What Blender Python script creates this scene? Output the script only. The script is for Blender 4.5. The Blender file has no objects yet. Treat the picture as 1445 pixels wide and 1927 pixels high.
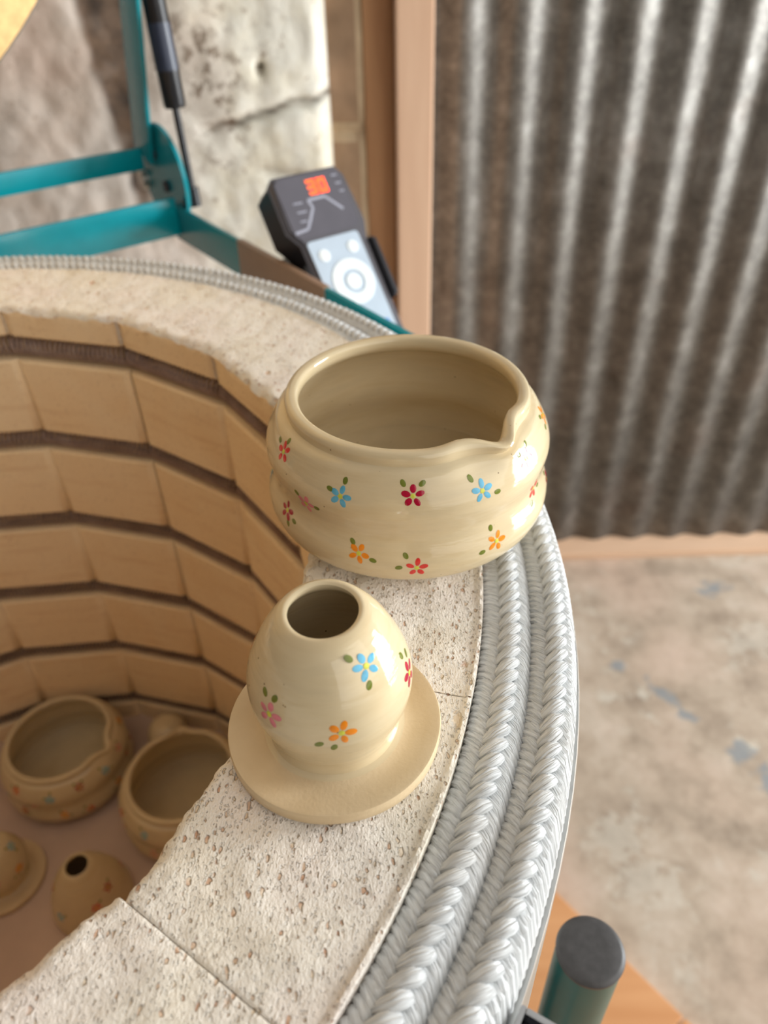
import bpy, bmesh, math, random
from mathutils import Vector, Matrix, noise
random.seed(7)
PI = math.pi
scene = bpy.context.scene
C = scene.collection

# ------------------------------------------------------------------ camera
RZ = 0.9283                    # height of the kiln rim above the floor
CAM = Vector((0.2614, -0.2298, RZ + 0.1937))
PITCH, ROLL = 0.6701, -0.0292
fw = Vector((0, math.cos(PITCH), -math.sin(PITCH)))
rt = Vector((1, 0, 0)); up = rt.cross(fw)
r2 = rt * math.cos(ROLL) + up * math.sin(ROLL)
u2 = -rt * math.sin(ROLL) + up * math.cos(ROLL)
cd = bpy.data.cameras.new('camera'); cam = bpy.data.objects.new('camera', cd); C.objects.link(cam)
cam.matrix_world = Matrix(((r2.x, u2.x, -fw.x, CAM.x), (r2.y, u2.y, -fw.y, CAM.y), (r2.z, u2.z, -fw.z, CAM.z), (0, 0, 0, 1)))
cd.sensor_fit = 'VERTICAL'; cd.sensor_height = 36.0; cd.sensor_width = 27.0
cd.lens = 1447.0 / 1927.0 * 36.0
cd.clip_start = 0.01; cd.clip_end = 60
cd.dof.use_dof = True; cd.dof.focus_distance = 0.235; cd.dof.aperture_fstop = 10.5
scene.camera = cam

# ------------------------------------------------------------------ light
w = bpy.data.worlds.new('world'); scene.world = w; w.use_nodes = True
nt = w.node_tree; nt.nodes.clear()
wo = nt.nodes.new('ShaderNodeOutputWorld'); bg = nt.nodes.new('ShaderNodeBackground')
tc = nt.nodes.new('ShaderNodeTexCoord'); sp = nt.nodes.new('ShaderNodeSeparateXYZ')
cr = nt.nodes.new('ShaderNodeValToRGB'); mr = nt.nodes.new('ShaderNodeMapRange')
dt = nt.nodes.new('ShaderNodeVectorMath'); dt.operation = 'DOT_PRODUCT'
nt.links.new(tc.outputs['Generated'], dt.inputs[0]); dt.inputs[1].default_value = (0.50, 0.45, 0.74)   # brighter up and towards the doorway
nt.links.new(dt.outputs['Value'], mr.inputs[0])
mr.inputs[1].default_value = -1; mr.inputs[2].default_value = 1
nt.links.new(mr.outputs[0], cr.inputs[0]); nt.links.new(cr.outputs[0], bg.inputs[0]); nt.links.new(bg.outputs[0], wo.inputs[0])
e = cr.color_ramp.elements
e[0].position = 0.25; e[0].color = (0.11, 0.095, 0.08, 1)
e[1].position = 0.95; e[1].color = (0.60, 0.58, 0.55, 1)
x = e.new(0.55); x.color = (0.275, 0.258, 0.236, 1)
bg.inputs[1].default_value = 0.86

def area(name, loc, target, sx, sy, power, col):
    l = bpy.data.lights.new(name, 'AREA'); l.shape = 'RECTANGLE'; l.size = sx; l.size_y = sy; l.energy = power; l.color = col
    o = bpy.data.objects.new(name, l); C.objects.link(o); o.location = loc
    o.rotation_euler = (Vector(target) - Vector(loc)).to_track_quat('-Z', 'Y').to_euler()
    return o
area('doorway_light', (3.0, 0.40, 1.44), (0.2, 0.1, 1.0), 0.95, 0.8, 86, (0.95, 0.985, 1.0))
area('doorway_lower_light', (3.0, 0.40, 0.55), (0.4, 0.6, 0.6), 1.5, 0.95, 46, (0.95, 0.985, 1.0))
area('front_fill_light', (2.0, -1.7, RZ + 0.9), (0.1, 0.6, RZ), 3.0, 2.6, 38, (1.0, 0.95, 0.88))  # fill lamp added at front right to brighten the stone wall
scene.view_settings.view_transform = 'Standard'; scene.view_settings.look = 'None'
scene.view_settings.exposure = 0.0; scene.view_settings.gamma = 1.0
scene.view_settings.use_curve_mapping = False

# ------------------------------------------------------------------ materials
def srgb(r, g, b):
    f = lambda v: (v / 255 / 12.92) if v / 255 <= 0.04045 else ((v / 255 + 0.055) / 1.055) ** 2.4
    return (f(r), f(g), f(b), 1)

class NB:
    """small node-builder for one material"""
    def __init__(s, name):
        s.m = bpy.data.materials.new(name); s.m.use_nodes = True; s.t = s.m.node_tree
        s.b = s.t.nodes['Principled BSDF']; s.co = s.t.nodes.new('ShaderNodeTexCoord')
    def n(s, kind, **kw):
        o = s.t.nodes.new(kind)
        for k, v in kw.items():
            if k in o.inputs: o.inputs[k].default_value = v
            else: setattr(o, k, v)
        return o
    def l(s, a, b): s.t.links.new(a, b)
    def map(s, scale=(1, 1, 1), rot=(0, 0, 0), loc=(0, 0, 0), src='Object'):
        m = s.n('ShaderNodeMapping'); m.inputs['Scale'].default_value = scale; m.inputs['Rotation'].default_value = rot; m.inputs['Location'].default_value = loc
        s.l(s.co.outputs[src], m.inputs[0]); return m.outputs[0]
    def noise(s, vec, scale, detail=3, rough=0.5, dist=0.0):
        o = s.n('ShaderNodeTexNoise'); o.inputs['Scale'].default_value = scale; o.inputs['Detail'].default_value = detail
        o.inputs['Roughness'].default_value = rough; o.inputs['Distortion'].default_value = dist
        s.l(vec, o.inputs['Vector']); return o.outputs['Fac']
    def voro(s, vec, scale, feature='F1', rnd=1.0):
        o = s.n('ShaderNodeTexVoronoi'); o.feature = feature; o.inputs['Scale'].default_value = scale; o.inputs['Randomness'].default_value = rnd
        s.l(vec, o.inputs['Vector']); return o.outputs['Distance']
    def ramp(s, fac, *stops):
        o = s.n('ShaderNodeValToRGB'); el = o.color_ramp.elements
        el[0].position, el[0].color = stops[0]; el[1].position, el[1].color = stops[-1]
        for p, c in stops[1:-1]:
            q = el.new(p); q.color = c
        s.l(fac, o.inputs[0]); return o.outputs[0]
    def step(s, fac, a, b):
        o = s.n('ShaderNodeMapRange'); o.inputs[1].default_value = a; o.inputs[2].default_value = b; o.clamp = True
        s.l(fac, o.inputs[0]); return o.outputs[0]
    def math(s, op, a, b=None):
        o = s.n('ShaderNodeMath'); o.operation = op
        for i, v in enumerate((a, b)):
            if v is None: continue
            if isinstance(v, (int, float)): o.inputs[i].default_value = v
            else: s.l(v, o.inputs[i])
        return o.outputs[0]
    def mix(s, fac, a, b):
        o = s.n('ShaderNodeMix'); o.data_type = 'RGBA'
        if isinstance(fac, (int, float)): o.inputs[0].default_value = fac
        else: s.l(fac, o.inputs[0])
        for i, v in ((6, a), (7, b)):
            if isinstance(v, tuple): o.inputs[i].default_value = v
            else: s.l(v, o.inputs[i])
        return o.outputs[2]
    def bump(s, h, strength=0.5, dist=0.001):
        o = s.n('ShaderNodeBump'); o.inputs['Strength'].default_value = strength; o.inputs['Distance'].default_value = dist
        s.l(h, o.inputs['Height'])
        if s.b.inputs['Normal'].is_linked: s.l(s.b.inputs['Normal'].links[0].from_socket, o.inputs['Normal'])
        s.l(o.outputs[0], s.b.inputs['Normal'])
    def set(s, col=None, rough=None, metal=None, spec=None, coat=None, coat_rough=None, sheen=None):
        if col is not None:
            if isinstance(col, tuple): s.b.inputs['Base Color'].default_value = col
            else: s.l(col, s.b.inputs['Base Color'])
        for k, v in (('Roughness', rough), ('Metallic', metal), ('Specular IOR Level', spec), ('Coat Weight', coat), ('Coat Roughness', coat_rough), ('Sheen Weight', sheen)):
            if v is None: continue
            if isinstance(v, (int, float)): s.b.inputs[k].default_value = v
            else: s.l(v, s.b.inputs[k])
        return s.m

def plain(name, col, rough=0.5, metal=0.0, var=0.06, scale=60, **k):
    b = NB(name); v = b.map()
    f = b.noise(v, scale, 4)
    lo = tuple(c * (1 - var) for c in col[:3]) + (1,); hi = tuple(min(1, c * (1 + var)) for c in col[:3]) + (1,)
    return b.set(b.ramp(f, (0.3, lo), (0.7, hi)), rough, metal, **k)

def mat_brick_top():
    b = NB('firebrick_cut')
    v = b.map()
    vs = b.map(scale=(1.0, 0.55, 1.0), rot=(0, 0, 0.35))
    wv = b.n('ShaderNodeVectorMath'); wv.operation = 'ADD'; b.l(vs, wv.inputs[0])
    nz = b.n('ShaderNodeTexNoise'); nz.inputs['Scale'].default_value = 500; b.l(v, nz.inputs['Vector'])
    sc = b.n('ShaderNodeVectorMath'); sc.operation = 'SCALE'; b.l(nz.outputs['Color'], sc.inputs[0]); sc.inputs['Scale'].default_value = 0.0016; b.l(sc.outputs[0], wv.inputs[1])
    def pores(scale, r0, r1, keep):
        o = b.n('ShaderNodeTexVoronoi'); o.inputs['Scale'].default_value = scale; b.l(wv.outputs[0], o.inputs['Vector'])
        cx = b.n('ShaderNodeSeparateXYZ'); b.l(o.outputs['Color'], cx.inputs[0])
        lim = b.math('MULTIPLY', cx.outputs['Y'], r1)              # pores of many sizes
        d = b.math('SUBTRACT', o.outputs['Distance'], lim)
        return b.math('MULTIPLY', b.step(d, 0.10, -0.06), b.step(cx.outputs['X'], keep, keep + 0.02))
    p1 = pores(600, 0, 0.36, 0.30)
    p2 = pores(1100, 0, 0.40, 0.15)
    pb = pores(170, 0, 0.26, 0.78)
    pits = b.math('MAXIMUM', b.math('MAXIMUM', p1, b.math('MULTIPLY', p2, 0.6)), b.math('MULTIPLY', pb, 1.3))
    blot = b.noise(v, 22, 3)
    base = b.ramp(blot, (0.3, srgb(244, 235, 217)), (0.5, srgb(249, 243, 232)), (0.7, srgb(248, 238, 229)))
    deep = b.noise(v, 120, 2)
    rust = b.ramp(deep, (0.42, srgb(238, 218, 190)), (0.62, srgb(204, 146, 104)))
    col = b.mix(b.math('MULTIPLY', b.math('MAXIMUM', p1, pb), 0.8), base, rust)
    h = b.math('SUBTRACT', b.math('MULTIPLY', b.noise(vs, 1400, 3, 0.65), 0.4), b.math('MULTIPLY', pits, 0.75))
    b.bump(h, 0.9, 0.0016)
    return b.set(col, 0.95, spec=0.15)

def mat_brick_face():
    b = NB('firebrick_fired_face'); v = b.map()
    f = b.noise(v, 14, 4)
    col = b.ramp(f, (0.3, srgb(252, 224, 182)), (0.55, srgb(254, 229, 190)), (0.75, srgb(248, 217, 172)))
    streak = b.noise(b.map(scale=(1, 1, 8)), 20, 3)
    col = b.mix(b.math('MULTIPLY', b.step(streak, 0.55, 0.75), 0.35), col, srgb(222, 178, 128))
    speck = b.step(b.noise(v, 700, 2), 0.36, 0.30)
    col = b.mix(b.math('MULTIPLY', speck, 0.5), col, srgb(170, 116, 70))
    b.bump(b.noise(v, 500, 3), 0.35, 0.0008)
    return b.set(col, 0.92, spec=0.12)

def mat_rope():
    b = NB('woven_fibreglass_rope')
    uv = b.map(scale=(18, 1.6, 1), src='UV')
    f = b.noise(uv, 1.0, 2, 0.6)
    v = b.map()
    g = b.noise(v, 30, 3)
    col = b.ramp(f, (0.25, srgb(182, 185, 186)), (0.6, srgb(228, 231, 232)))
    col = b.mix(b.math('MULTIPLY', b.step(g, 0.52, 0.75), 0.3), col, srgb(206, 198, 186))
    b.bump(f, 1.0, 0.0009)
    return b.set(col, 0.42, spec=0.5, sheen=0.2)

def mat_glaze(name='speckled_cream_glaze', rough=0.07):
    b = NB(name); v = b.map()
    f = b.noise(b.map(scale=(1, 1, 6)), 45, 4)
    col = b.ramp(f, (0.25, srgb(209, 189, 151)), (0.5, srgb(216, 198, 162)), (0.75, srgb(208, 191, 157)))
    sp = b.step(b.voro(v, 330), 0.11, 0.06)
    on = b.step(b.noise(v, 210, 1), 0.60, 0.64)
    col = b.mix(b.math('MULTIPLY', sp, on), col, srgb(96, 72, 48))
    b.bump(b.noise(b.map(scale=(1, 1, 9)), 60, 3), 0.12, 0.0012)
    return b.set(col, rough, spec=0.55)

def mat_clay():
    b = NB('bare_buff_clay'); v = b.map()
    f = b.noise(b.map(scale=(1, 1, 4)), 60, 4)
    col = b.ramp(f, (0.3, srgb(208, 184, 146)), (0.7, srgb(220, 198, 162)))
    b.bump(b.noise(v, 900, 3), 0.15, 0.0005)
    return b.set(col, 0.5, spec=0.35)

def mat_rustwash():
    b = NB('kiln_coil_wire'); v = b.map()
    f = b.noise(v, 90, 2)
    return b.set(b.ramp(f, (0.3, srgb(156, 134, 124)), (0.7, srgb(186, 164, 152))), 0.6, 0.1)

def mat_galv():
    b = NB('weathered_galvanised_steel'); v = b.map()
    f = b.noise(v, 26, 5, 0.65); g = b.noise(v, 130, 3)
    c = b.ramp(f, (0.3, srgb(86, 83, 79)), (0.55, srgb(112, 109, 104)), (0.75, srgb(140, 138, 134)))
    c = b.mix(b.math('MULTIPLY', b.step(g, 0.5, 0.75), 0.4), c, srgb(152, 147, 140))
    rust = b.step(b.noise(v, 7, 4), 0.60, 0.75)
    c = b.mix(b.math('MULTIPLY', rust, 0.16), c, srgb(128, 92, 70))
    b.bump(g, 0.2, 0.001)
    return b.set(c, 0.46, 0.8)

def mat_stone():
    b = NB('limewashed_rubble_stone'); v = b.map()
    big = b.noise(v, 5.0, 4, 0.55)
    mid = b.noise(v, 15, 5, 0.6)
    at = b.n('ShaderNodeAttribute'); at.attribute_name = 'patches'
    ch = b.n('ShaderNodeSeparateColor'); b.l(at.outputs['Color'], ch.inputs[0])
    c = b.ramp(big, (0.36, srgb(228, 208, 194)), (0.5, srgb(236, 222, 210)), (0.64, srgb(230, 222, 214)))
    c = b.mix(b.math('MULTIPLY', b.step(mid, 0.56, 0.72), 0.35), c, srgb(196, 178, 162))
    c = b.mix(ch.outputs[0], c, b.ramp(mid, (0.32, srgb(238, 230, 208)), (0.6, srgb(253, 251, 240))))      # limewash
    pit = b.step(b.noise(v, 62, 4, 0.7), 0.52, 0.60)
    c = b.mix(b.math('MULTIPLY', b.math('MULTIPLY', pit, ch.outputs[1]), 0.8), c, srgb(132, 112, 94))       # pitted places
    fleck = b.step(b.noise(v, 75, 3, 0.6), 0.66, 0.70)
    c = b.mix(b.math('MULTIPLY', fleck, 0.5), c, srgb(150, 124, 98))
    c = b.mix(b.math('MULTIPLY', b.step(ch.outputs[2], 0.05, 0.7), 0.9), c, b.ramp(b.noise(v, 34, 4, 0.6), (0.38, srgb(56, 40, 29)), (0.68, srgb(122, 97, 76))))   # dark joints, and the lid arm's painted shadow with bare brown stone
    b.bump(b.noise(v, 55, 5, 0.65), 0.3, 0.006)
    return b.set(c, 0.95, spec=0.1)

def mat_wood(name, a, bb, axis=2, scale=30, knots=True):
    b = NB(name)
    s = [1, 1, 1]; s[axis] = 0.07
    f = b.noise(b.map(scale=tuple(s)), scale, 5, 0.6, 0.6)
    c = b.ramp(f, (0.3, a), (0.7, bb))
    if knots:
        k = b.step(b.voro(b.map(scale=(1, 1, 0.55)), 9), 0.09, 0.04)
        c = b.mix(b.math('MULTIPLY', k, 0.7), c, srgb(112, 72, 46))
    b.bump(f, 0.2, 0.001)
    return b.set(c, 0.7, spec=0.25)

def mat_floor():
    b = NB('worn_concrete_floor'); v = b.map()
    f = b.noise(v, 9, 6, 0.68)
    c = b.ramp(f, (0.32, srgb(146, 130, 114)), (0.5, srgb(178, 161, 143)), (0.68, srgb(198, 184, 168)))
    pk = b.noise(v, 4.5, 3)
    c = b.mix(b.math('MULTIPLY', b.step(pk, 0.5, 0.7), 0.5), c, srgb(194, 164, 145))
    wh = b.math('MULTIPLY', b.step(b.noise(v, 24, 5, 0.7), 0.52, 0.64), b.step(b.noise(v, 5.3, 1), 0.53, 0.62))
    c = b.mix(b.math('MULTIPLY', wh, 0.8), c, srgb(200, 192, 178))
    return b, c, v

def mat_paint(name, col):
    b = NB(name); f = b.noise(b.map(), 420, 2)
    lo = tuple(c * 0.8 for c in col[:3]) + (1,)
    return b.set(b.ramp(f, (0.3, lo), (0.6, col)), 0.09, spec=0.5)

M = {}
M['brick'] = mat_brick_top(); M['face'] = mat_brick_face(); M['rope'] = mat_rope()
M['glaze'] = mat_glaze(); M['clay'] = mat_clay(); M['coil'] = mat_rustwash()
M['glaze_dull'] = mat_glaze('cream_glaze_in_kiln', 0.25)
M['steel'] = plain('brushed_stainless_steel', srgb(200, 198, 194), 0.33, 0.95, 0.05, 40)
M['chrome'] = plain('polished_latch_steel', srgb(214, 216, 218), 0.12, 1.0, 0.03)
M['darkhole'] = plain('dark_latch_inside', srgb(24, 26, 38), 0.5)
M['teal'] = plain('teal_powder_coat', srgb(0, 138, 150), 0.24, 0.0, 0.05, 90, spec=0.6)
M['tealpost'] = plain('teal_tube_paint', srgb(10, 98, 98), 0.3, 0.0, 0.05, 90, spec=0.35)
M['brown'] = plain('brown_strap_section', srgb(150, 122, 100), 0.4, 0.0, 0.05, 90)
M['cap'] = plain('black_plastic_cap', srgb(70, 68, 68), 0.5, 0, 0.18, 260)
M['black'] = plain('black_strut_paint', srgb(16, 17, 22), 0.28, 0, 0.08)
M['navy'] = plain('dark_strut_label', srgb(40, 48, 66), 0.35, 0, 0.1)
M['zinc'] = plain('zinc_bolt', srgb(196, 190, 182), 0.35, 0.9)
M['panelbody'] = plain('charcoal_controller_plastic', srgb(84, 82, 88), 0.42, 0, 0.05)
M['panelside'] = plain('black_controller_plastic', srgb(34, 34, 40), 0.4, 0, 0.05)
M['glass'] = plain('grey_display_window', srgb(92, 90, 98), 0.25, 0, 0.05)
M['keypad'] = plain('pale_blue_keypad_film', srgb(176, 190, 204), 0.4, 0, 0.04)
M['key'] = plain('white_key_print', srgb(226, 232, 234), 0.45, 0, 0.04)
M['print'] = plain('pale_panel_print', srgb(158, 160, 174), 0.5, 0, 0.04)
M['blue'] = plain('blue_panel_print', srgb(96, 150, 216), 0.5, 0, 0.04)
_b = NB('orange_led'); _b.set((1, 0.12, 0.02, 1), 0.4); _b.b.inputs['Emission Color'].default_value = (1, 0.13, 0.03, 1); _b.b.inputs['Emission Strength'].default_value = 1.3
M['led'] = _b.m
M['galv'] = mat_galv(); M['stone'] = mat_stone()
M['quoin'] = plain('brown_stone_reveal', srgb(172, 144, 118), 0.95, 0, 0.28, 16)
M['mortar'] = plain('sandy_mortar', srgb(206, 184, 154), 0.95, 0, 0.12, 40)
M['stud'] = mat_wood('old_brown_timber', srgb(156, 112, 78), srgb(186, 142, 104))
M['post'] = mat_wood('planed_pine', srgb(216, 176, 147), srgb(230, 194, 165))
M['sill'] = mat_wood('weathered_pine_sill', srgb(196, 160, 130), srgb(220, 188, 160), axis=0, knots=False)
M['board'] = mat_wood('orange_pine_board', srgb(196, 136, 88), srgb(216, 160, 112), axis=0, scale=22)
M['shelf'] = plain('white_kiln_wash', srgb(206, 182, 168), 0.9, 0, 0.07, 30)
M['lidbrick'] = plain('lid_firebrick', srgb(240, 200, 140), 0.95, 0, 0.14, 160)
PAINT = dict(crimson=srgb(176, 10, 52), blue=srgb(104, 182, 214), red=srgb(224, 58, 52), pink=srgb(230, 138, 150), orange=srgb(246, 146, 34),
             green=srgb(118, 128, 50), yellow=srgb(216, 218, 84))
for k, c in PAINT.items(): M['p_' + k] = mat_paint('painted_' + k, c)

# ------------------------------------------------------------------ helpers
def obj(name, bm, mats, parent=None, loc=None, smooth=True):
    me = bpy.data.meshes.new(name); bm.to_mesh(me); bm.free()
    if not isinstance(mats, (list, tuple)): mats = [mats]
    for m in mats: me.materials.append(m)
    if smooth:
        me.polygons.foreach_set('use_smooth', [True] * len(me.polygons))
        try: me.set_sharp_from_angle(angle=0.7)
        except Exception: pass
    o = bpy.data.objects.new(name, me); C.objects.link(o)
    if parent: o.parent = parent
    if loc is not None: o.location = loc
    return o

def tag(o, label, cat, group=None):
    o['label'] = label; o['category'] = cat
    if group: o['group'] = group
    return o

def thing(name, label, cat, loc=(0, 0, 0), rotz=0, group=None):
    o = bpy.data.objects.new(name, None); C.objects.link(o); o.location = loc; o.rotation_euler = (0, 0, rotz); o.empty_display_size = 0.02
    return tag(o, label, cat, group)

def struct(name, bm, m, smooth=False, loc=None):
    o = obj(name, bm, m, None, loc, smooth); o['kind'] = 'structure'; return o

def frame_box(bm, o, ax, ay, az, a0, a1, b0, b1, c0, c1, mi=0, bevel=0.0):
    """box in the frame (o; ax, ay, az)"""
    vs = [bm.verts.new(o + ax * a + ay * b + az * c) for a in (a0, a1) for b in (b0, b1) for c in (c0, c1)]
    q = [(0, 1, 3, 2), (4, 6, 7, 5), (0, 4, 5, 1), (2, 3, 7, 6), (0, 2, 6, 4), (1, 5, 7, 3)]
    fs = [bm.faces.new([vs[i] for i in f]) for f in q]
    for f in fs: f.material_index = mi
    bmesh.ops.recalc_face_normals(bm, faces=fs)
    if bevel:
        es = list({e for f in fs for e in f.edges})
        r = bmesh.ops.bevel(bm, geom=es, offset=bevel, segments=2, affect='EDGES', profile=0.6)
        for f in r['faces']: f.material_index = mi
X, Y, Z = Vector((1, 0, 0)), Vector((0, 1, 0)), Vector((0, 0, 1))
O = Vector((0, 0, 0))
def box(bm, x0, x1, y0, y1, z0, z1, mi=0, bevel=0.0): frame_box(bm, O, X, Y, Z, x0, x1, y0, y1, z0, z1, mi, bevel)

def tube(bm, pts, rad, seg=8, mi=0, caps=True, uvl=None, flat=None):
    """swept tube along pts; rad a number or a list; flat = list of (wide, high) factors"""
    n = len(pts); rad = rad if isinstance(rad, (list, tuple)) else [rad] * n
    rings = []
    for i, p in enumerate(pts):
        t = (pts[min(i + 1, n - 1)] - pts[max(i - 1, 0)]).normalized()
        a = t.cross(Z)
        if a.length < 1e-4: a = t.cross(X)
        a.normalize(); b = a.cross(t)
        fx, fy = flat if flat else (1, 1)
        rings.append([bm.verts.new(p + a * (rad[i] * fx * math.cos(2 * PI * k / seg)) + b * (rad[i] * fy * math.sin(2 * PI * k / seg))) for k in range(seg)])
    for i in range(n - 1):
        for k in range(seg):
            k2 = (k + 1) % seg
            f = bm.faces.new((rings[i][k], rings[i][k2], rings[i + 1][k2], rings[i + 1][k])); f.material_index = mi
            if uvl:
                for lp, (uu, vv) in zip(f.loops, ((k / seg, i / n), ((k + 1) / seg, i / n), ((k + 1) / seg, (i + 1) / n), (k / seg, (i + 1) / n))):
                    lp[uvl].uv = (uu + uvl_off[0], vv + uvl_off[1])
    if caps:
        f = bm.faces.new(list(reversed(rings[0]))); f.material_index = mi
        f = bm.faces.new(rings[-1]); f.material_index = mi
uvl_off = [0, 0]

def lathe(bm, prof, seg=96, mod=None, mi=None, closed=False):
    """revolve (r, z) profile; mod(theta, i, r, z) -> (r, z)"""
    rings = []
    for i, (r, z) in enumerate(prof):
        if r < 1e-6: rings.append([bm.verts.new((0, 0, z))]); continue
        ring = []
        for k in range(seg):
            t = 2 * PI * k / seg; rr, zz = mod(t, i, r, z) if mod else (r, z)
            ring.append(bm.verts.new((rr * math.cos(t), rr * math.sin(t), zz)))
        rings.append(ring)
    idx = list(range(len(prof))) + ([0] if closed else [])
    for a, b in zip(idx, idx[1:]):
        A, B = rings[a], rings[b]
        for k in range(seg):
            k2 = (k + 1) % seg
            vs = [A[k % len(A)], A[k2 % len(A)], B[k2 % len(B)], B[k % len(B)]]
            u = []
            for v in vs:
                if v not in u: u.append(v)
            if len(u) > 2:
                f = bm.faces.new(u); f.material_index = mi[a] if mi else 0

def spline(xs, ys, x):
    """natural cubic spline value"""
    n = len(xs); h = [xs[i + 1] - xs[i] for i in range(n - 1)]
    al = [0] * n; l = [1] * n; mu = [0] * n; z = [0] * n; c = [0] * n
    for i in range(1, n - 1):
        al[i] = 3 * ((ys[i + 1] - ys[i]) / h[i] - (ys[i] - ys[i - 1]) / h[i - 1])
        l[i] = 2 * (xs[i + 1] - xs[i - 1]) - h[i - 1] * mu[i - 1]; mu[i] = h[i] / l[i]; z[i] = (al[i] - h[i - 1] * z[i - 1]) / l[i]
    for i in range(n - 2, -1, -1): c[i] = z[i] - mu[i] * c[i + 1]
    i = 0
    while i < n - 2 and x > xs[i + 1]: i += 1
    t = x - xs[i]; b = (ys[i + 1] - ys[i]) / h[i] - h[i] * (c[i + 1] + 2 * c[i]) / 3; d = (c[i + 1] - c[i]) / (3 * h[i])
    return ys[i] + b * t + c[i] * t * t + d * t ** 3

# ------------------------------------------------------------------ the room
bm = bmesh.new()
box(bm, -2.2, 3.2, -1.6, 1.5, -0.05, 0.0)
fb, fc, fv = mat_floor()
vfx = fb.n('ShaderNodeSeparateXYZ'); fb.l(fb.co.outputs['Object'], vfx.inputs[0])
def blob(cx, cy, rx, ry, rot):
    m = fb.n('ShaderNodeMapping'); m.vector_type = 'TEXTURE'; m.inputs['Location'].default_value = (cx, cy, 0); m.inputs['Rotation'].default_value = (0, 0, rot); m.inputs['Scale'].default_value = (rx, ry, 1)
    fb.l(fb.co.outputs['Object'], m.inputs[0])
    ln = fb.n('ShaderNodeVectorMath'); ln.operation = 'LENGTH'; fb.l(m.outputs[0], ln.inputs[0])
    d = fb.math('ADD', ln.outputs['Value'], fb.math('MULTIPLY', fb.math('SUBTRACT', fb.noise(fv, 46, 4, 0.65), 0.5), 4.5))
    return fb.step(d, 1.15, 0.6)
spots = None
for s in ((0.752, 0.640, 0.030, 0.011, -1.05), (0.780, 0.588, 0.022, 0.010, -0.4), (0.842, 0.515, 0.026, 0.020, 0.5), (0.872, 0.462, 0.02, 0.024, 0.2), (0.690, 0.706, 0.014, 0.014, 0.0), (0.93, 0.90, 0.03, 0.018, 0.3)):
    k = blob(*s); spots = k if spots is None else fb.math('MAXIMUM', spots, k)
fc = fb.mix(fb.math('MULTIPLY', spots, 0.8), fc, srgb(134, 140, 144))
whs = None
for s in ((0.600, 0.372, 0.045, 0.035, 0.3), (0.628, 0.305, 0.05, 0.035, 0.0), (0.96, 0.76, 0.06, 0.04, 0.4)):
    k = blob(*s); whs = k if whs is None else fb.math('MAXIMUM', whs, k)
fc = fb.mix(fb.math('MULTIPLY', whs, 0.45), fc, srgb(204, 196, 182))
fb.bump(fb.noise(fv, 40, 4), 0.3, 0.004)
fl = struct('floor', bm, fb.set(fc, 0.85, spec=0.15))

# corrugated steel wall
bm = bmesh.new()
PIT = 0.081; x0 = 0.417 - PIT * 7; x1 = 3.0; nx = int((x1 - x0) / PIT * 20)
def corr(x):
    c = math.cos(2 * PI * (x - 0.417 + PIT / 4) / PIT)
    return 1.05 - 0.0065 * c
zs = [0.018 + 1.5 * i / 24 for i in range(25)]
rows = []
for z in zs:
    rows.append([bm.verts.new((x0 + (x1 - x0) * i / nx + 0.002 * math.sin(z * 3.1 + i * 0.002), corr(x0 + (x1 - x0) * i / nx) + 0.0015 * noise.noise(Vector((i * 0.01, z * 3, 0))), z)) for i in range(nx + 1)])
for a, b in zip(rows, rows[1:]):
    for i in range(nx): bm.faces.new((a[i], a[i + 1], b[i + 1], b[i]))
g = bmesh.ops.extrude_face_region(bm, geom=bm.faces[:])
bmesh.ops.translate(bm, verts=[v for v in g['geom'] if isinstance(v, bmesh.types.BMVert)], vec=(0, 0.0012, 0))
bmesh.ops.recalc_face_normals(bm, faces=bm.faces[:])
struct('wall_back', bm, M['galv'], True)

# rubble stone wall, doorway edge at x = 0.205
bm = bmesh.new()
XE = 0.205; nxw, nzw = 260, 260; XW = -1.7; ZT = 1.7
rows = []
def sm(a, b, v):
    t = max(0, min(1, (v - a) / (b - a))); return t * t * (3 - 2 * t)
def shadow_stain(x, z):            # lid arm's wall shadow painted as a rough brown band with lost plaster
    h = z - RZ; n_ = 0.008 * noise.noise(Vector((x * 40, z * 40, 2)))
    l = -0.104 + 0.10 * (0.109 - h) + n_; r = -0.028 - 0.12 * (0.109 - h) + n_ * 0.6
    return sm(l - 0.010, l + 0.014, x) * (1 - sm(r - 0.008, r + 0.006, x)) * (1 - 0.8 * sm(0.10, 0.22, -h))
def patches(x, z):
    h = z - RZ; n_ = noise.noise(Vector((x * 11, z * 11, 7))); n2 = noise.noise(Vector((x * 34, z * 34, 4)))
    white = sm(-0.03, 0.05, x + 0.03 * n_)
    white *= 1 - 0.7 * sm(0.06, 0.015, math.hypot((x - 0.045) / 1.0, (h - 0.02) / 2.2) + 0.012 * n2)
    pit = sm(0.085, 0.02, math.hypot(x - 0.05, (h - 0.01) / 1.7) + 0.02 * n2) + 0.35 * sm(0.1, 0.5, n_)
    jt = 0.0
    if x > 0.01:
        zj = RZ - 0.034 + 0.03 * (x - 0.069) / 0.123 + 0.006 * noise.noise(Vector((x * 30, 0, 5)))
        jt = 0.6 * math.exp(-((z - zj) / 0.005) ** 2) * sm(0.01, 0.06, x)
        zj2 = RZ - 0.085 - 0.02 * math.sin((x - 0.06) * 9)
        jt = max(jt, 0.3 * math.exp(-((z - zj2) / 0.008) ** 2) * sm(0.08, 0.12, x))
    jt = max(jt, 0.8 * math.exp(-(((x - 0.119) / 0.005) ** 2 + ((h - 0.03) / 0.006) ** 2)))
    return (white, min(1, pit), max(jt, shadow_stain(x, z) * (0.75 + 0.25 * n2)), 1)
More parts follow.
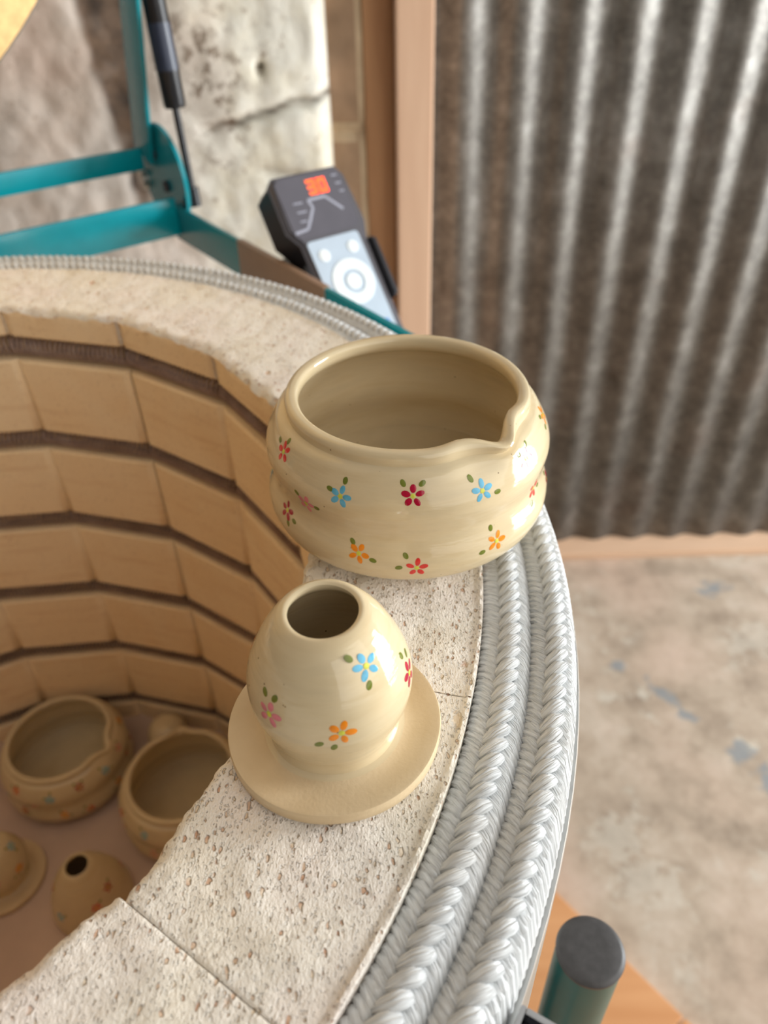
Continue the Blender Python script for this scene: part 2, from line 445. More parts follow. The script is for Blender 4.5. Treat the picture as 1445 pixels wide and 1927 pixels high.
def stone_off(x, z):
    p = Vector((x * 3.0, z * 3.0, 0)); d = 0.012 * noise.noise(p) + 0.006 * noise.noise(p * 4) + 0.0025 * noise.noise(p * 13)
    # a sunk mortar joint between the two pale stones by the doorway
    if x > 0.02:
        zj = RZ - 0.034 + 0.03 * (x - 0.069) / 0.123 + 0.006 * noise.noise(Vector((x * 30, 0, 5)))
        d -= 0.011 * math.exp(-((z - zj) / 0.006) ** 2) * min(1, (x - 0.02) / 0.03)
        zj2 = RZ - 0.085 - 0.02 * math.sin((x - 0.06) * 9)
        d -= 0.007 * math.exp(-((z - zj2) / 0.007) ** 2) * min(1, max(0, (x - 0.08)) / 0.03)
    d -= 0.02 * math.exp(-(((x - 0.119) / 0.005) ** 2 + ((z - RZ - 0.03) / 0.006) ** 2))
    d -= 0.003 * shadow_stain(x, z)
    return d
xsw = [XW + (XE - XW) * (i / nxw) ** 0.55 for i in range(nxw + 1)]
for j in range(nzw + 1):
    z = ZT * j / nzw if j < 60 else 0.39 + (ZT - 0.39) * ((j - 60) / (nzw - 60))
    rows.append([bm.verts.new((x, 0.9 - stone_off(x, z) + (0.012 * ((x - XE + 0.02) / 0.02) ** 2 if x > XE - 0.02 else 0), z)) for x in xsw])
for a, b in zip(rows, rows[1:]):
    for i in range(nxw): bm.faces.new((a[i], a[i + 1], b[i + 1], b[i]))
# thickness at the doorway edge
edge = [r[-1] for r in rows]; back = [bm.verts.new((v.co.x, 1.2, v.co.z)) for v in edge]
for i in range(len(edge) - 1): bm.faces.new((edge[i], back[i], back[i + 1], edge[i + 1]))
bmesh.ops.recalc_face_normals(bm, faces=bm.faces[:])
for f in bm.faces:
    if f.calc_center_median().y < 0.95 and f.normal.y > 0: f.normal_flip()
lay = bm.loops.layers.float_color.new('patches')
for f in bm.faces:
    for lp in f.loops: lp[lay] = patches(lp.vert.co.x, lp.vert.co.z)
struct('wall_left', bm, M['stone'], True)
# brown reveal stones with a mortar fillet against the door frame
bm = bmesh.new(); rows = []
for j in range(141):
    z = 1.7 * j / 140
    row = []
    for i in range(13):
        x = XE - 0.004 + 0.05 * i / 12
        d = 0.006 * noise.noise(Vector((x * 20, z * 14, 3))) + 0.004 * noise.noise(Vector((x * 60, z * 40, 9)))
        d -= 0.008 * math.exp(-((z - (RZ - 0.055)) / 0.010) ** 2)
        row.append(bm.verts.new((x, 0.925 - d + 0.0, z)))
    rows.append(row)
for a, b in zip(rows, rows[1:]):
    for i in range(12):
        f = bm.faces.new((a[i], a[i + 1], b[i + 1], b[i]))
        zc = f.calc_center_median().z
        f.material_index = 1 if (i >= 10 or abs(zc - (RZ - 0.055) - 0.004 * i / 12) < 0.008) else 0
g = bmesh.ops.extrude_face_region(bm, geom=bm.faces[:])
bmesh.ops.translate(bm, verts=[v for v in g['geom'] if isinstance(v, bmesh.types.BMVert)], vec=(0, 0.2, 0))
bmesh.ops.recalc_face_normals(bm, faces=bm.faces[:])
struct('trim_1', bm, [M['quoin'], M['mortar']], True)
bm = bmesh.new(); box(bm, 0.2515, 0.2925, 0.92, 1.03, 0, 1.7, bevel=0.003); struct('trim_2', bm, M['stud'])
bm = bmesh.new(); box(bm, 0.2930, 0.3420, 0.893, 1.03, 0, 1.7, bevel=0.003); struct('trim_3', bm, M['post'])
bm = bmesh.new(); box(bm, 0.3425, 3.0, 1.0, 1.09, 0, 0.017, bevel=0.003); struct('trim_4', bm, M['sill'])

# pine board under the kiln, its edge along (0.484,0.292)-(0.625,0.118)
bd = Vector((0.1415, -0.1737, 0)).normalized(); bn = Vector((bd.y, -bd.x, 0))   # along the edge / inward
p0 = Vector((0.484, 0.292, 0)); 
bm = bmesh.new()
inn_ = -bn if bn.dot(Vector((-1, -1, 0))) < 0 else bn
seam = 0.214
for s0, s1 in ((-0.36, seam - 0.001), (seam + 0.001, 0.86)):
    frame_box(bm, p0, bd, inn_, Z, s0, s1, 0.0, 1.15, 0.0, 0.018, bevel=0.002)
bmesh.ops.recalc_face_normals(bm, faces=bm.faces[:])
tag(obj('wooden_board', bm, M['board'], smooth=False), 'flat orange pine board lying on the concrete floor under the kiln', 'board')

# ------------------------------------------------------------------ the kiln
R = 0.33; N = 18; STEP = 2 * PI / N; A3 = 0.7766
RI = 0.7109 * R; RB = 0.905 * R; AP = RI * math.cos(STEP / 2)
BASEZ = 0.018
kiln = thing('pottery_kiln', 'round top-loading pottery kiln with firebrick rim, white rope seals and teal hinge frame', 'kiln', (0, 0, BASEZ))
KO = Vector((0, 0, RZ - BASEZ))      # kiln parts are modelled about the rim centre
def kpart(name, bm, m, parent=None, smooth=True):
    return obj(name, bm, m, parent or kiln, KO if parent is None else None, smooth)

GT = [-0.0199, -0.0915, -0.1643, -0.2372, -0.3090, -0.3815]
GB = [-0.0372, -0.1078, -0.1800, -0.2530, -0.3238, -0.3950]
ZF = -0.4143
def lining():
    bm = bmesh.new()
    offs = {}
    for s in range(N):
        a0 = A3 + (s - 3) * STEP; mid = a0 + STEP / 2
        off = 0.0028 if s == 17 else (-0.0003 if s % 3 else 0.0003)      # one brick sits slightly back
        near = s in (15, 16, 17, 0, 1)
        nt_ = 120 if near else 44
        dr = [0, .0006, .0016, .003] + [0.003 + (RB - AP - 0.0035) * i / (56 if near else 22) for i in range(1, (56 if near else 22) + 1)]
        cm, sm = math.cos(mid), math.sin(mid); ux = Vector((-sm, cm, 0)); rx = Vector((cm, sm, 0))
        gap = 0.0001
        hw_in = (AP + off) * math.tan(STEP / 2) - gap
        # top grid
        def pt(t, q):              # t in -1..1 across, q depth from inner edge
            # straight inner edge, circular outer edge
            rad = AP + off + q
            hw = rad * math.tan(STEP / 2) - gap
            tan = t * hw
            lim = math.sqrt(max(1e-9, (RB - 0.0004) ** 2 - tan * tan))
            w_ = q / (RB - AP)
            x = (AP + off) + (lim - AP - off) * w_
            hw2 = x * math.tan(STEP / 2) - gap
            return rx * x + ux * (t * hw2)
        grid = []
        ts = [-1, -0.992, -0.975] + [-0.975 + 1.95 * i / nt_ for i in range(1, nt_)] + [0.975, 0.992, 1]
        for t in ts:
            col = []
            for q in dr:
                p = pt(t, q)
                np_ = Vector((p.x * 90, p.y * 90, 3.1))
                z = 0.0006 * noise.noise(np_) + 0.0002 * noise.noise(np_ * 3.3) + 0.00015 * noise.noise(np_ * 9)
                # worn arris on the inside edge, a small break along the joints
                chip = 0.5 + 0.5 * noise.noise(Vector((p.x * 130, p.y * 130, 8))) + 0.6 * max(0, noise.noise(Vector((p.x * 60, p.y * 60, 21))))
                wear = 0.0008 + 0.0052 * chip
                if q < wear: z -= (wear - q) ** 1.6 / (wear ** 0.6) * 0.8
                e_ = (1 - abs(t)) * hw_in
                jw = 0.0002 + 0.0004 * chip
                if e_ < jw and s in (16, 17): z -= (jw - e_) * 0.9
                eo = (RB - AP) - q
                if eo < 0.0022: z += 0.0008 - (0.0022 - eo) * 0.1
                # a few big chips
                big = noise.noise(Vector((p.x * 70 + 5, p.y * 70, 44)))
                if big < -0.62 and near: z -= (-0.62 - big) * 0.012
                inset = 0.0
                if q < 0.0007: inset = 0.0010 * noise.noise(Vector((p.x * 150, p.y * 150, 2))) + 0.0004 * noise.noise(Vector((p.x * 520, p.y * 520, 6)))
                col.append(bm.verts.new(p + rx * inset + Z * z))
            grid.append(col)
        for i in range(len(ts) - 1):
            for j in range(len(dr) - 1):
                f = bm.faces.new((grid[i][j], grid[i][j + 1], grid[i + 1][j + 1], grid[i + 1][j])); f.material_index = 0
        # inner face with element grooves, plain quads
        prof = []
        first = True
        for gt, gb in zip(GT, GB):
            prof += [(0, gt + 0.0012), (0.0012, gt), (0.0165, gt - 0.0012), (0.0185, (gt + gb) / 2), (0.0165, gb + 0.0005), (0.0012, gb), (0, gb - 0.0012)]
        prof += [(0, -0.45), (0.05, -0.45)]
        def col_in(t):
            out = []
            for (q, z) in prof:
                x = AP + off + q + (0.0022 if abs(t) > 0.98 else 0)
                out.append(bm.verts.new(rx * x + ux * (t * (x * math.tan(STEP / 2) - gap)) + Z * z))
            return out
        tt = [-1, -0.905, -0.89] + [-0.89 + 1.78 * i / 10 for i in range(1, 10)] + [0.89, 0.905, 1]
        # rows just under the edge follow the worn arris
        cols = [col_in(t) for t in tt]
        for a, b in zip(cols, cols[1:]):
            for j in range(len(prof) - 1):
                f = bm.faces.new((a[j], a[j + 1], b[j + 1], b[j])); f.material_index = 1
        # band between arris and first groove
        band = []
        for i, t in enumerate(ts):
            v = grid[i][0]
            x = AP + off + 0.0022 * max(0, (abs(t) - 0.9) / 0.1)
            band.append([v, bm.verts.new(rx * (x + 0.0004 * noise.noise(Vector((t * 30, s, 1)))) + ux * (t * (x * math.tan(STEP / 2) - gap)) + Z * -0.007),
                         bm.verts.new(rx * x + ux * (t * (x * math.tan(STEP / 2) - gap)) + Z * (GT[0] + 0.0012))])
        for a, b in zip(band, band[1:]):
            for j in range(2):
                f = bm.faces.new((a[j], a[j + 1], b[j + 1], b[j])); f.material_index = 1 if j else 1
        # joint faces down the two sides, outside face
        for i in (0, -1):
            tcol = grid[i]
            low = [bm.verts.new(Vector((v.co.x, v.co.y, -0.018))) for v in tcol]
            for j in range(len(tcol) - 1):
                f = bm.faces.new((tcol[j], tcol[j + 1], low[j + 1], low[j])); f.material_index = 0
        ocol = [g_[-1] for g_ in grid]; low = [bm.verts.new(Vector((v.co.x, v.co.y, -0.08))) for v in ocol]
        for j in range(len(ocol) - 1):
            f = bm.faces.new((ocol[j], ocol[j + 1], low[j + 1], low[j])); f.material_index = 0
    bmesh.ops.recalc_face_normals(bm, faces=bm.faces[:])
    for f in bm.faces:
        if f.material_index == 0 and f.normal.z < -0.3: f.normal_flip()
    return bm
lin = kpart('firebrick_lining', lining(), [M['brick'], M['face']])
bm = bmesh.new(); lathe(bm, [(0, ZF), (0.262, ZF), (0.262, ZF - 0.03), (0, ZF - 0.03)], 72)
kpart('kiln_floor', bm, M['shelf'], smooth=False)

# heating coils, one per groove, sharing one mesh
bm = bmesh.new()
apc = AP + 0.0080; RC = apc / math.cos(STEP / 2)
def poly_pt(d):
    s = d / STEP; k = math.floor(s); f = s - k
    a, b = A3 + (k - 3) * STEP, A3 + (k - 2) * STEP
    return Vector((RC * math.cos(a), RC * math.sin(a), 0)).lerp(Vector((RC * math.cos(b), RC * math.sin(b), 0)), f), Vector((math.cos((a + b) / 2), math.sin((a + b) / 2), 0)), Vector((-math.sin((a + b) / 2), math.cos((a + b) / 2), 0))
TURNS = 440; per = 10; prev = None
wr = 0.00088
for i in range(TURNS * per + 1):
    d = 2 * PI * i / (TURNS * per)
    wob = 0.25 * math.sin(d * 23) + 0.2 * math.sin(d * 57 + 1)
    c, rx, tx = poly_pt(min(d, 2 * PI - 1e-6))
    ph = 2 * PI * i / per
    cr_ = 0.0066
    def hel(ph, c=c, rx=rx, tx=tx, wob=wob): return c + rx * (-cr_ * math.cos(ph)) + Z * (cr_ * math.sin(ph)) + tx * (0.003 * wob * math.sin(ph))
    p = hel(ph); tang = (hel(ph + 0.05) - hel(ph - 0.05)).normalized()
    rad_ = (p - c).normalized()
    sid = tang.cross(rad_).normalized()
    ring = [bm.verts.new(p + rad_ * wr * math.cos(a) + sid * wr * math.sin(a)) for a in (0, 2.094, 4.189)]
    if prev:
        for k in range(3): bm.faces.new((prev[k], prev[(k + 1) % 3], ring[(k + 1) % 3], ring[k]))
    prev = ring
coil0 = kpart('heating_element', bm, M['coil']); coil0.location = KO + Z * ((GT[0] + GB[0]) / 2)
for k in range(1, 6):
    c = coil0.copy(); C.objects.link(c); c.parent = kiln; c.location = KO + Z * ((GT[k] + GB[k]) / 2)

# braided rope seals
def rope(rc, width, pitch, zc, seed, edge=0.0):
    rnd = random.Random(seed)
    bm = bmesh.new(); uvl = bm.loops.layers.uv.new('UVMap')
    n = int(2 * PI * rc / pitch); hw = width / 2
    def P(s, t, z):             # across, along (metres), up
        a = t / rc; r = rc + s
        return Vector((r * math.cos(a), r * math.sin(a), zc + z))
    # core
    prof = [(-hw * 0.94, -0.012), (-hw * 0.97, -0.006), (-hw * 0.8, -0.0026), (-hw * 0.3, -0.0016), (hw * 0.3, -0.0016), (hw * 0.8, -0.0026), (hw * 0.97, -0.006), (hw * 0.94, -0.012)]
    rings = [[bm.verts.new(P(s, 2 * PI * rc * k / 240, z)) for s, z in prof] for k in range(240)]
    for k in range(240):
        a, b = rings[k], rings[(k + 1) % 240]
        for j in range(len(prof)):
            bm.faces.new((a[j], a[(j + 1) % len(prof)], b[(j + 1) % len(prof)], b[j]))
    for k in range(n):
        t0 = 2 * PI * rc * k / n + rnd.uniform(-.0003, .0003); p = pitch
        uvl_off[0] = rnd.random() * 9; uvl_off[1] = rnd.random() * 9
        j = lambda a=0.0003: rnd.uniform(-a, a)
        for d in (0.0, 0.5):
            L = [(-1.03, .80, -.0075), (-0.97, .66, -.0030), (-.74, .42, -.0014), (-.45, .12, -.0008), (-.14, -.20, -.0013)]
            tube(bm, [P(s * hw, t0 + (t + d) * p + j(), z + j(.0001)) for s, t, z in L], [.0015, .0015, .0015, .0014, .0008], 8, 0, True, uvl, (1.15, .8))
            uvl_off[0] += 3.1
            Rr = [(.14, .16, -.0012), (.45, -.10, -.0007), (.74, -.40, -.0014), (.97, -.74, -.0036 - edge), (1.03, -1.0, -.0085 - edge)]
            tube(bm, [P(s * hw, t0 + (t + d) * p + j(), z + j(.0001)) for s, t, z in Rr], [.0008, .0014, .0016, .0016, .0015], 8, 0, True, uvl, (1.15, .8))
            uvl_off[0] += 3.1
        Lz = [(-.50, -.66, -.0020), (-.36, -.50, -.0008), (-.16, -.22, .0003), (.06, .10, .0009), (.27, .44, .0009), (.42, .74, .0002), (.47, .94, -.0016)]
        tube(bm, [P(s * hw + j(.0002), t0 + t * p, z + j(.0001)) for s, t, z in Lz], [.0007, .0013, .0019, .0023, .0024, .0019, .0009], 10, 0, True, uvl, (1.0, .55))
    return bm
kpart('rope_seal', rope(0.3063, 0.0150, 0.0052, -0.0014, 1), M['rope'])
kpart('rope_seal', rope(0.3218, 0.0136, 0.0053, -0.0020, 2, .0020), M['rope'])

# steel jacket with rolled top edge
bm = bmesh.new()
JR = 0.3320
lathe(bm, [(RB + 0.004, -0.024), (JR - 0.0022, -0.0162), (JR - 0.0004, -0.0152), (JR, -0.0159), (JR, -0.56), (JR - 0.002, -0.57), (0.30, -0.57), (0.0, -0.57)], 160)
jk = kpart('steel_jacket', bm, M['steel'])
jk['label'] = 'brushed stainless steel outer jacket'
# stand below
bm = bmesh.new()
lathe(bm, [(0, -0.571), (0.345, -0.571), (0.345, -0.60), (0, -0.60)], 96)
kpart('stand_plate', bm, M['tealpost'], smooth=False)

# teal tube posts of the stand, black caps
def stand_post(ang, rr_, rad, top):
    bm = bmesh.new(); lathe(bm, [(0, -(RZ - BASEZ) + 0.0), (rad, -(RZ - BASEZ)), (rad, top - 0.004), (0, top - 0.004)], 40)
    o = kpart('stand_post', bm, M['tealpost']); o.location = KO + Vector((rr_ * math.cos(ang), rr_ * math.sin(ang), 0))
    bm = bmesh.new(); r = rad + 0.0002
    lathe(bm, [(0, top - 0.004), (r, top - 0.0042), (r + 0.0003, top - 0.002), (r - 0.0006, top - 0.0006), (r - 0.002, top), (r * 0.5, top + 0.0002), (0, top + 0.0002)], 48)
    c = obj('end_cap', bm, M['cap'], o); c['label'] = 'black plastic end cap'
pa = math.atan2(-0.0853, 0.347)
stand_post(pa, math.hypot(0.347, 0.0853), 0.0147, -0.17)
for q in (1, 2, 3): stand_post(pa + q * PI / 2, math.hypot(0.347, 0.0853), 0.0147, -0.17)

# toggle latch on the jacket
la = math.radians(-30.8)
lr = Vector((math.cos(la), math.sin(la), 0)); lt = Vector((-math.sin(la), math.cos(la), 0))
bm = bmesh.new(); lo = lr * (JR - 0.0002) + Z * -0.0060
for a0, a1, b0, b1 in ((-.0095, .0095, 0, .0014), (-.0095, .0095, .0131, .0147), (-.0095, -.0079, .0014, .0131), (.0079, .0095, .0014, .0131)):
    frame_box(bm, lo, lt, lr, Z, a0, a1, b0, b1, -.045, 0, bevel=.0004)
lt_o = kpart('lid_latch', bm, M['chrome'])
bm = bmesh.new(); frame_box(bm, lo, lt, lr, Z, -.0078, .0078, .0015, .0130, -.042, -.0045, bevel=.0005)
d_ = obj('latch_insert', bm, M['darkhole'], lt_o); d_['label'] = 'dark insert inside the chrome latch'

# hinge frame: u along the hinge axis, n away from the kiln
U = Vector((0.81, 0.58, 0)).normalized(); NN = Vector((-U.y, U.x, 0))
bm = bmesh.new(); frame_box(bm, O, U, NN, Z, .3555, .3595, -.02, .372, -.052, -.0205, bevel=.0008)
st = kpart('side_strap', bm, M['teal'])
bm = bmesh.new(); frame_box(bm, O, U, NN, Z, .3545, .3605, .112, .243, -.053, -.0198, bevel=.0008)  # brown length of the strap, standing slightly proud of it
o = obj('brown_section', bm, M['brown'], st); o['label'] = 'brown section of the teal strap'
bm = bmesh.new(); frame_box(bm, O, U, NN, Z, -.3595, -.3555, -.02, .372, -.052, -.0205, bevel=.0008)
kpart('side_strap', bm, M['teal'])
bm = bmesh.new(); frame_box(bm, O, U, NN, Z, -.3555, .3555, .360, .364, -.046, -.0125, bevel=.001)
kpart('rear_bar', bm, M['teal'])
bm = bmesh.new(); frame_box(bm, O, U, NN, Z, -.350, .3545, .418, .424, .0005, .0195, bevel=.001)
frame_box(bm, O, U, NN, Z, -.350, .3545, .424, .440, .0005, .0045, bevel=.0008)
kpart('hinge_bar', bm, M['teal'])
SL = (-NN * math.cos(math.radians(70)) + Z * math.sin(math.radians(70)))   # up the open lid
SN = (NN * math.sin(math.radians(70)) + Z * math.cos(math.radians(70)))    # away from the lid's face
SA = (-NN * math.cos(math.radians(73)) + Z * math.sin(math.radians(73))); SB = (NN * math.sin(math.radians(73)) + Z * math.cos(math.radians(73)))
for sgn in (1, -1):
    bm = bmesh.new()
    cpl = NN * .390 + Z * -.003
    ring = []
    for du in (0.3600, 0.3635):
        ring.append([bm.verts.new(U * (sgn * du) + cpl + NN * (.047 * math.cos(2 * PI * k / 40)) + Z * (.047 * math.sin(2 * PI * k / 40))) for k in range(40)])
    bm.faces.new(ring[0]); bm.faces.new(list(reversed(ring[1])))
    for k in range(40): bm.faces.new((ring[0][k], ring[1][k], ring[1][(k + 1) % 40], ring[0][(k + 1) % 40]))
    bmesh.ops.recalc_face_normals(bm, faces=bm.faces[:])
    hp = kpart('hinge_plate', bm, M['teal'])
    for (nn_, zz_, rad) in ((.400, .017, .0042), (.383, -.008, .005), (.436, -.012, .009)):
        bm = bmesh.new()
        tube(bm, [U * (sgn * (.3595 - .001)) + NN * nn_ + Z * zz_ - U * sgn * (.004 if rad > .008 else .0015) , U * (sgn * .3600) + NN * nn_ + Z * zz_], rad, 18)
        obj('bolt' if rad > .008 else 'bolt_hole', bm, M['zinc'] if rad > .008 else M['darkhole'], hp)
    bm = bmesh.new()
    base = NN * .391 + Z * .0365
    frame_box(bm, base, U, SB, SA, *(sorted((sgn * .354, sgn * .3575))), 0.0, .0365, -.03, .70, bevel=.0008)
    kpart('lid_arm', bm, M['teal'])
# gas strut
bm = bmesh.new()
S0 = U * .370 + NN * .351 + Z * -.0165; S1 = U * .370 + NN * .3577 + Z * .0596
sd = (S1 - S0).normalized()
tube(bm, [S1, S1 + sd * .003, S1 + sd * .26], [.0085, .0095, .0095], 24)
gs = kpart('gas_strut', bm, M['black'])
bm = bmesh.new(); tube(bm, [S0 + sd * .01, S1 + sd * .002], .0032, 14); obj('piston_rod', bm, M['black'], gs)
bm = bmesh.new(); tube(bm, [S0 - sd * .004, S0 + sd * .012], .0058, 14); tube(bm, [S0 - U * .0105, S0 + U * .003], .004, 12); obj('strut_joint', bm, M['black'], gs)
bm = bmesh.new(); tube(bm, [S1 + sd * .028, S1 + sd * .062], .0097, 24); o = obj('strut_sticker', bm, M['navy'], gs); o['label'] = 'dark blue sticker band on the strut'
# open lid
bm = bmesh.new()
LC = NN * .35 + Z * .02 + SL * .343
def lidring(r, d): return [bm.verts.new(LC + U * (r * math.cos(2 * PI * k / 120)) + SL * (r * math.sin(2 * PI * k / 120)) + SN * d) for k in range(120)]
rs = [lidring(.3335, 0), lidring(.335, .0012), lidring(.335, .088), lidring(.33, .09)]
for a, b in zip(rs, rs[1:]):
    for k in range(120): bm.faces.new((a[k], a[(k + 1) % 120], b[(k + 1) % 120], b[k]))
bm.faces.new(rs[0]); bm.faces.new(rs[-1])
bmesh.ops.recalc_face_normals(bm, faces=bm.faces[:])
ld = kpart('lid', bm, M['lidbrick'], smooth=True)
ld['label'] = 'raised lid with a yellow brick underside'
bm = bmesh.new()
rs = [lidring(.3352, .0010), lidring(.3366, .0010), lidring(.3366, .089), lidring(.3352, .089)]
for a, b in zip(rs, rs[1:] + rs[:1]):
    for k in range(120): bm.faces.new((a[k], a[(k + 1) % 120], b[(k + 1) % 120], b[k]))
bmesh.ops.recalc_face_normals(bm, faces=bm.faces[:])
obj('lid_band', bm, M['steel'], ld)

# ------------------------------------------------------------------ hand controller
tau = math.radians(51)
D = NN * math.cos(tau) + Z * math.sin(tau); NC = U.cross(D)
P0 = U * .372 + NN * .1407 + Z * (RZ - .0325)
ctl = thing('kiln_controller', 'grey hand-held kiln controller with an orange display resting in a holder behind the kiln rim', 'controller', P0 - D * .075)
CO = D * .075
def cpoly(bm, pts, c0, c1, mi=0, bev=0.0):
    lo = [bm.verts.new(CO + U * a + D * b + NC * c0) for a, b in pts]; hi = [bm.verts.new(CO + U * a + D * b + NC * c1) for a, b in pts]
    fs = [bm.faces.new(hi), bm.faces.new(list(reversed(lo)))]
    n = len(pts)
    for i in range(n): fs.append(bm.faces.new((lo[i], lo[(i + 1) % n], hi[(i + 1) % n], hi[i])))
    for f in fs: f.material_index = mi
    bmesh.ops.recalc_face_normals(bm, faces=fs)
    if bev:
        r = bmesh.ops.bevel(bm, geom=list(fs[0].edges), offset=bev, segments=3, affect='EDGES')
        for f in r['faces']: f.material_index = mi
def rounded(a0, a1, b0, b1, r, n=5):
    out = []
    for cx, cy, st_ in ((a1 - r, b1 - r, 0), (a0 + r, b1 - r, 90), (a0 + r, b0 + r, 180), (a1 - r, b0 + r, 270)):
        for i in range(n + 1):
            t = math.radians(st_ + 90 * i / n); out.append((cx + r * math.cos(t), cy + r * math.sin(t)))
    return out
body = [(.0575, .080), (.0525, .0875), (-.004, .0875), (-.0095, .082), (-.0105, .045), (-.003, .034), (-.002, -.075), (.003, -.080), (.049, -.080), (.054, -.075), (.0560, .030), (.0600, .042)]
bm = bmesh.new(); cpoly(bm, body, -.004, 0, 0, .003); shell = obj('front_shell', bm, M['panelbody'], ctl)
bm = bmesh.new(); cpoly(bm, [(a * .97 + .0007, b * .985) for a, b in body], -.030, -.004, 0, 0); bk = obj('rear_shell', bm, M['panelside'], ctl)
bk['label'] = 'black back half of the controller'
bm = bmesh.new(); cpoly(bm, rounded(-.0055, .052, .0375, .0845, .006), 0, .0007, 0); disp = obj('display_window', bm, M['glass'], ctl)
bm = bmesh.new(); cpoly(bm, rounded(.0010, .0475, -.074, .0345, .003), 0, .0006, 0); kp = obj('keypad', bm, M['keypad'], ctl); kp['label'] = 'pale blue-grey keypad'
def seg_digit(bm, ca, cb, w_, h_, code):
    t = .0012
    S = {'a': (0, 1, 1, 1), 'd': (0, 0, 1, 0), 'g': (0, .5, 1, .5), 'f': (0, .5, 0, 1), 'e': (0, 0, 0, .5), 'b': (1, .5, 1, 1), 'c': (1, 0, 1, .5)}
    for k in code:
        x0, y0, x1, y1 = S[k]; a0, b0, a1, b1 = ca + (x0 - .5) * w_, cb + (y0 - .5) * h_, ca + (x1 - .5) * w_, cb + (y1 - .5) * h_
        cpoly(bm, [(a0 - t, b0 - t), (a1 + t, b0 - t), (a1 + t, b1 + t), (a0 - t, b1 + t)], .0007, .0010)
bm = bmesh.new(); seg_digit(bm, .0245, .0740, .0052, .0092, 'abgcd'); seg_digit(bm, .0338, .0740, .0052, .0092, 'abcdef')
o = obj('digits', bm, M['led'], disp); o['label'] = 'glowing orange digits reading 30'
bm = bmesh.new()
gp = [(-.0042, .0429), (.0072, .0440), (.0120, .0500), (.0185, .0590), (.0165, .0650), (.0320, .0652), (.0433, .0528)]
for (a, b), (c, d__) in zip(gp, gp[1:]):
    dx, dy = c - a, d__ - b; L_ = math.hypot(dx, dy); nx_, ny_ = -dy / L_ * .0010, dx / L_ * .0010
    cpoly(bm, [(a - nx_, b - ny_), (c - nx_, d__ - ny_), (c + nx_, d__ + ny_), (a + nx_, b + ny_)], .0007, .0009)
for a0, b0, ln in ((.0035, .0640, .008), (.0040, .0570, .008), (.0035, .0500, .006), (.0445, .079, .005), (.0455, .0725, .005), (.0465, .066, .004)):
    cpoly(bm, [(a0, b0), (a0 + ln, b0 - .0003), (a0 + ln, b0 + .0007), (a0, b0 + .001)], .0007, .0009)
obj('firing_curve', bm, M['print'], disp)['label'] = 'pale printed firing curve'
def disc(bm, ca, cb, r, c0, c1, r0=0):
    n = 36
    if r0 == 0: cpoly(bm, [(ca + r * math.cos(2 * PI * k / n), cb + r * math.sin(2 * PI * k / n)) for k in range(n)], c0, c1); return
    P = lambda rr, k, c: bm.verts.new(CO + U * (ca + rr * math.cos(2 * PI * k / n)) + D * (cb + rr * math.sin(2 * PI * k / n)) + NC * c)
    A = [[P(rr, k, c) for k in range(n)] for rr, c in ((r0, c0), (r0, c1), (r, c1), (r, c0))]
    fs = []
    for i in range(3):
        for k in range(n): fs.append(bm.faces.new((A[i][k], A[i + 1][k], A[i + 1][(k + 1) % n], A[i][(k + 1) % n])))
    bmesh.ops.recalc_face_normals(bm, faces=fs)
bm = bmesh.new(); disc(bm, .0268, -.0026, .0180, .0006, .0012, .0098); obj('ring_key', bm, M['key'], kp)
bm = bmesh.new(); disc(bm, .0268, -.0026, .0062, .0006, .0013); obj('centre_key', bm, M['key'], kp)
for a, b in ((.0114, .0218), (.0380, .0231)):
    bm = bmesh.new(); disc(bm, a, b, .0047, .0006, .0012); disc(bm, a, b, .0024, .0012, .0016); obj('round_key', bm, M['key'], kp)
bm = bmesh.new(); disc(bm, .0400, -.040, .0034, .0006, .0008); obj('blue_mark', bm, M['blue'], kp)
bm = bmesh.new(); cpoly(bm, [(.0555, .0270), (.0600, .0245), (.0602, -.0200), (.0550, -.0235)], -.020, .0035, 0, .0012); obj('side_clip', bm, M['panelside'], ctl)
bm = bmesh.new(); cpoly(bm, [(-.004, .02), (-.0085, .012), (-.0085, -.02), (-.003, -.026)], -.024, -.002, 0, .001); obj('side_clip', bm, M['panelside'], ctl)
bm = bmesh.new(); cpoly(bm, [(.010, .0865), (.018, .0865), (.018, .090), (.010, .090)], -.022, -.012, 0, .0006)
obj('cable_clip', bm, M['panelside'], ctl)
# bracket that carries the controller, fixed to the strap (part of the kiln)
bm = bmesh.new()
BO = P0 - Vector((0, 0, RZ))
for pts, c0, c1 in (([(-.0115, .020), (.060, .020), (.060, -.072), (-.0115, -.072)], -.036, -.0325),):
    lo = [bm.verts.new(BO + U * a + D * b + NC * c0) for a, b in pts]; hi = [bm.verts.new(BO + U * a + D * b + NC * c1) for a, b in pts]
    bm.faces.new(hi); bm.faces.new(list(reversed(lo)))
    for i in range(4): bm.faces.new((lo[i], lo[(i + 1) % 4], hi[(i + 1) % 4], hi[i]))
frame_box(bm, O, U, NN, Z, .3597, .400, .150, .205, -.056, -.030)
bmesh.ops.recalc_face_normals(bm, faces=bm.faces[:])
kpart('controller_holder', bm, M['panelside'], smooth=False)

